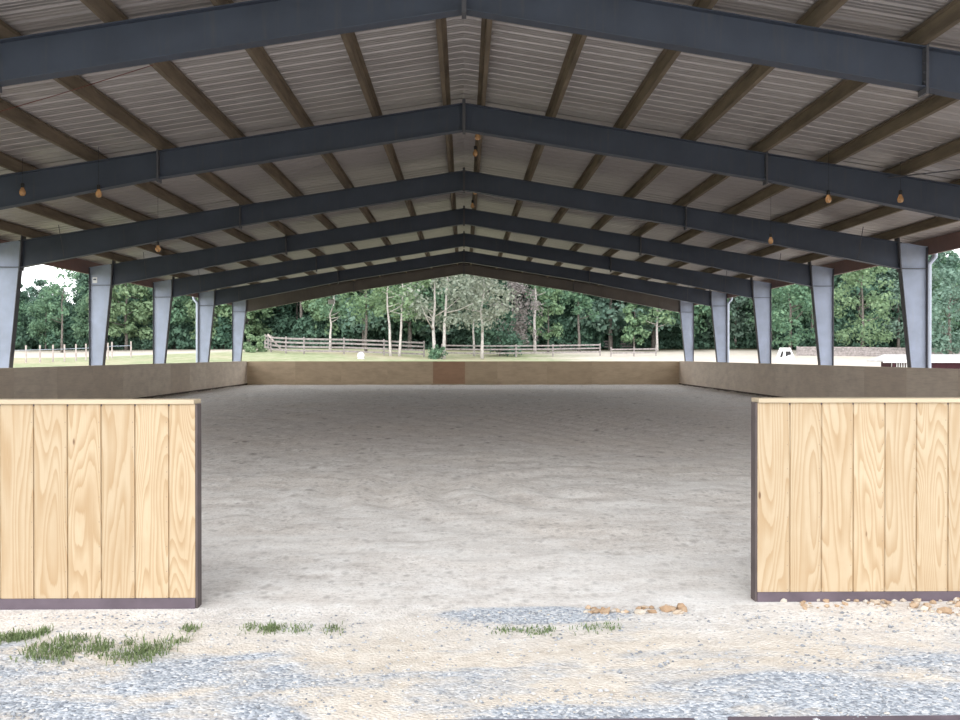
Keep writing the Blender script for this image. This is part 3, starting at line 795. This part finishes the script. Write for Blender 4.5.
# front rows leave room for the named trees; back rows are close and leafy to the ground
for row, (y0, step, ks) in enumerate([(104, 4.6, (0,1,2,3,5,1,2,6)), (110, 4.2, (0,5,4,2,0,1,4)), (117, 4.4, (0,4,5,2,0)), (125, 4.6, (0,5,0,4)), (133, 4.6, (0,5,0)), (141, 4.8, (0,5,0,4))]):
    x = -84 + row*1.7
    while x < 86:
        y = y0 + rf.uniform(-2,2); px = VX + x/y*F
        place(rf.choice(ks), x+rf.uniform(-1,1), y, hscale(px)*rf.uniform(.85,1.12))
        x += step
x = -80
while x < 82:
    place(6, x+rf.uniform(-.8,.8), 106+rf.uniform(-1.5,3.5), rf.uniform(.7,1.1)); x += 3.1
x = -82
while x < 82:
    place(6, x+rf.uniform(-.8,.8), 113+rf.uniform(-1.5,1.5), rf.uniform(.9,1.3)); x += 3.6

# named trees in front of the wood
make_tree('young_tree', 'small tree with a pale forked trunk behind the board fence', None, T(330,86), 6.4, 1.9, .58, M['leaf_mid'], M['bark_pale'], 1, 30, 10, .18, 'round', 1, .3, .14, limbs=6)
make_tree('young_tree', 'slim light green tree with a straight trunk behind the board fence', None, T(366,88), 10.5, 2.9, .36, M['leaf_light'], M['bark'], 2, 44, 30, .19, 'round', 1, 0, .15)
make_tree('broad_tree', 'light green tree with two pale trunks beside the fence', None, T(395,80), 10.5, 3.0, .36, M['leaf_light'], M['bark_pale'], 3, 44, 34, .18, 'round', 2, 0, .13)
make_tree('broad_tree', 'big pale grey green tree with a white trunk, at the ridge line', None, T(439,80), 11.5, 3.5, .28, M['leaf_pale'], M['bark_pale'], 4, 50, 44, .17, 'round', 2, .3, .17, limbs=14)
make_tree('broad_tree', 'pale grey green tree with a thin white trunk, right of the ridge', None, T(482,82), 10.8, 3.2, .32, M['leaf_pale'], M['bark_pale'], 5, 46, 36, .17, 'round', 1, 0, .15, limbs=10)
make_tree('young_tree', 'thin pale trunk with sparse crown between two pale trees', None, T(474,87), 9.5, 2.0, .5, M['leaf_pale'], M['bark_pale'], 6, 30, 14, .17, 'round', 1, 0, .12)
make_tree('bare_tree', 'grey brown leafless twiggy tree beside the pale trees', None, T(514,92), 7.6, 2.6, .16, M['leaf_grey'], M['bark'], 7, 55, 34, .13, 'round', 1, 0, .12, limbs=16)
make_tree('round_shrub', 'dark green leafy shrub between pale trunk and twiggy tree', None, T(500,88), 4.4, 2.2, .05, M['leaf_dark'], M['bark'], 8, 60, 22, .19, 'bush', 1, 0, .1, 'shrub')
make_tree('pine_tree', 'tall pine with a straight bare trunk, right of the twiggy tree', None, T(535,94), 13, 2.4, .52, M['leaf_mid'], M['bark_pale'], 9, 44, 26, .19, 'pine', 1, 0, .17)
make_tree('young_tree', 'bright green leafy young tree close to the tall pine', None, T(548,96), 8.6, 1.9, .2, M['leaf_light'], M['bark'], 10, 50, 30, .19, 'round', 1, 0, .12)
make_tree('pine_tree', 'slender pine in front of the wood, centre right', None, T(579,98), 13, 2.6, .34, M['leaf_mid'], M['bark'], 12, 50, 30, .2, 'pine', 1, 0, .16)
make_tree('young_tree', 'yellow green young tree at the forest edge behind the sand', None, T(634,100), 7.2, 1.7, .16, M['leaf_light'], M['bark'], 13, 50, 24, .2, 'cone', 1, 0, .12)
make_tree('broad_tree', 'light green round tree with a pale trunk on the sand edge', None, T(657,100), 9.5, 2.7, .34, M['leaf_light'], M['bark_pale'], 14, 46, 32, .2, 'round', 1, 0, .16)
make_tree('broad_tree', 'light green tree seen between the two nearest right columns', None, T(862,92), 10.6, 3.4, .14, M['leaf_light'], M['bark'], 15, 52, 44, .19, 'round', 1, 0, .18)
make_tree('broad_tree', 'grey green rounded tree beyond the shed roof, right edge', None, T(950,84), 8.6, 3.6, .1, M['leaf_blue'], M['bark'], 16, 56, 46, .18, 'round', 1, 0, .18)
make_tree('broad_tree', 'green tree seen between the second and third right columns', None, T(790,95), 11.5, 3.3, .12, M['leaf_mid'], M['bark'], 17, 52, 44, .2, 'round', 1, 0, .18)
make_tree('tall_tree', 'tall airy tree standing above the wood against white sky, left', None, T(62,97), 9.6, 2.2, .42, M['leaf_mid'], M['bark'], 18, 26, 14, .17, 'round', 1, .2, .13, limbs=12)
make_tree('round_shrub', 'light green shrub at the left end of the board fence', None, T(254,78), 1.9, 1.1, .05, M['leaf_light'], M['bark'], 19, 50, 14, .12, 'bush', 1, 0, .05, 'shrub')
make_tree('round_shrub', 'low green shrub at the foot of the big pale tree', None, T(438,78), 1.2, 1.1, .05, M['leaf_mid'], M['bark'], 20, 50, 12, .1, 'bush', 1, 0, .05, 'shrub')

# ------------------------------------------------------------------ light: bright overcast sky
w = bpy.data.worlds.new('World'); scene.world = w; w.use_nodes = True
nt = w.node_tree; bg = nt.nodes['Background']
tc = nt.nodes.new('ShaderNodeTexCoord'); sp = nt.nodes.new('ShaderNodeSeparateXYZ'); cr = nt.nodes.new('ShaderNodeValToRGB')
nt.links.new(tc.outputs['Generated'], sp.inputs[0]); nt.links.new(sp.outputs[2], cr.inputs[0]); nt.links.new(cr.outputs[0], bg.inputs[0])
e = cr.color_ramp.elements; e[0].position = 0; e[0].color = (.97,.985,1.0,1); e[1].position = .6; e[1].color = (.62,.635,.66,1)
bg.inputs[1].default_value = 3.1
sun = bpy.data.lights.new('veiled_sun', 'SUN'); so_ = link('veiled_sun', sun); sun.energy = 2.1; sun.angle = R(55); sun.color = (1.0,.985,.96)
so_.rotation_euler = (R(63), 0, R(-14))

# ------------------------------------------------------------------ camera
cam = bpy.data.cameras.new('Camera'); co = link('Camera', cam); scene.camera = co
cam.sensor_width = 36; cam.lens = F/960*36; cam.clip_end = 600
co.location = (0, 0, CAMZ)
co.rotation_euler = (R(90) - math.atan(5/F), 0, -math.atan(16/F))
vs = scene.view_settings
vs.view_transform = 'Standard'; vs.look = 'None'; vs.exposure = 0; vs.gamma = 1; vs.use_curve_mapping = False
scene.cycles.max_bounces = 8; scene.cycles.diffuse_bounces = 5
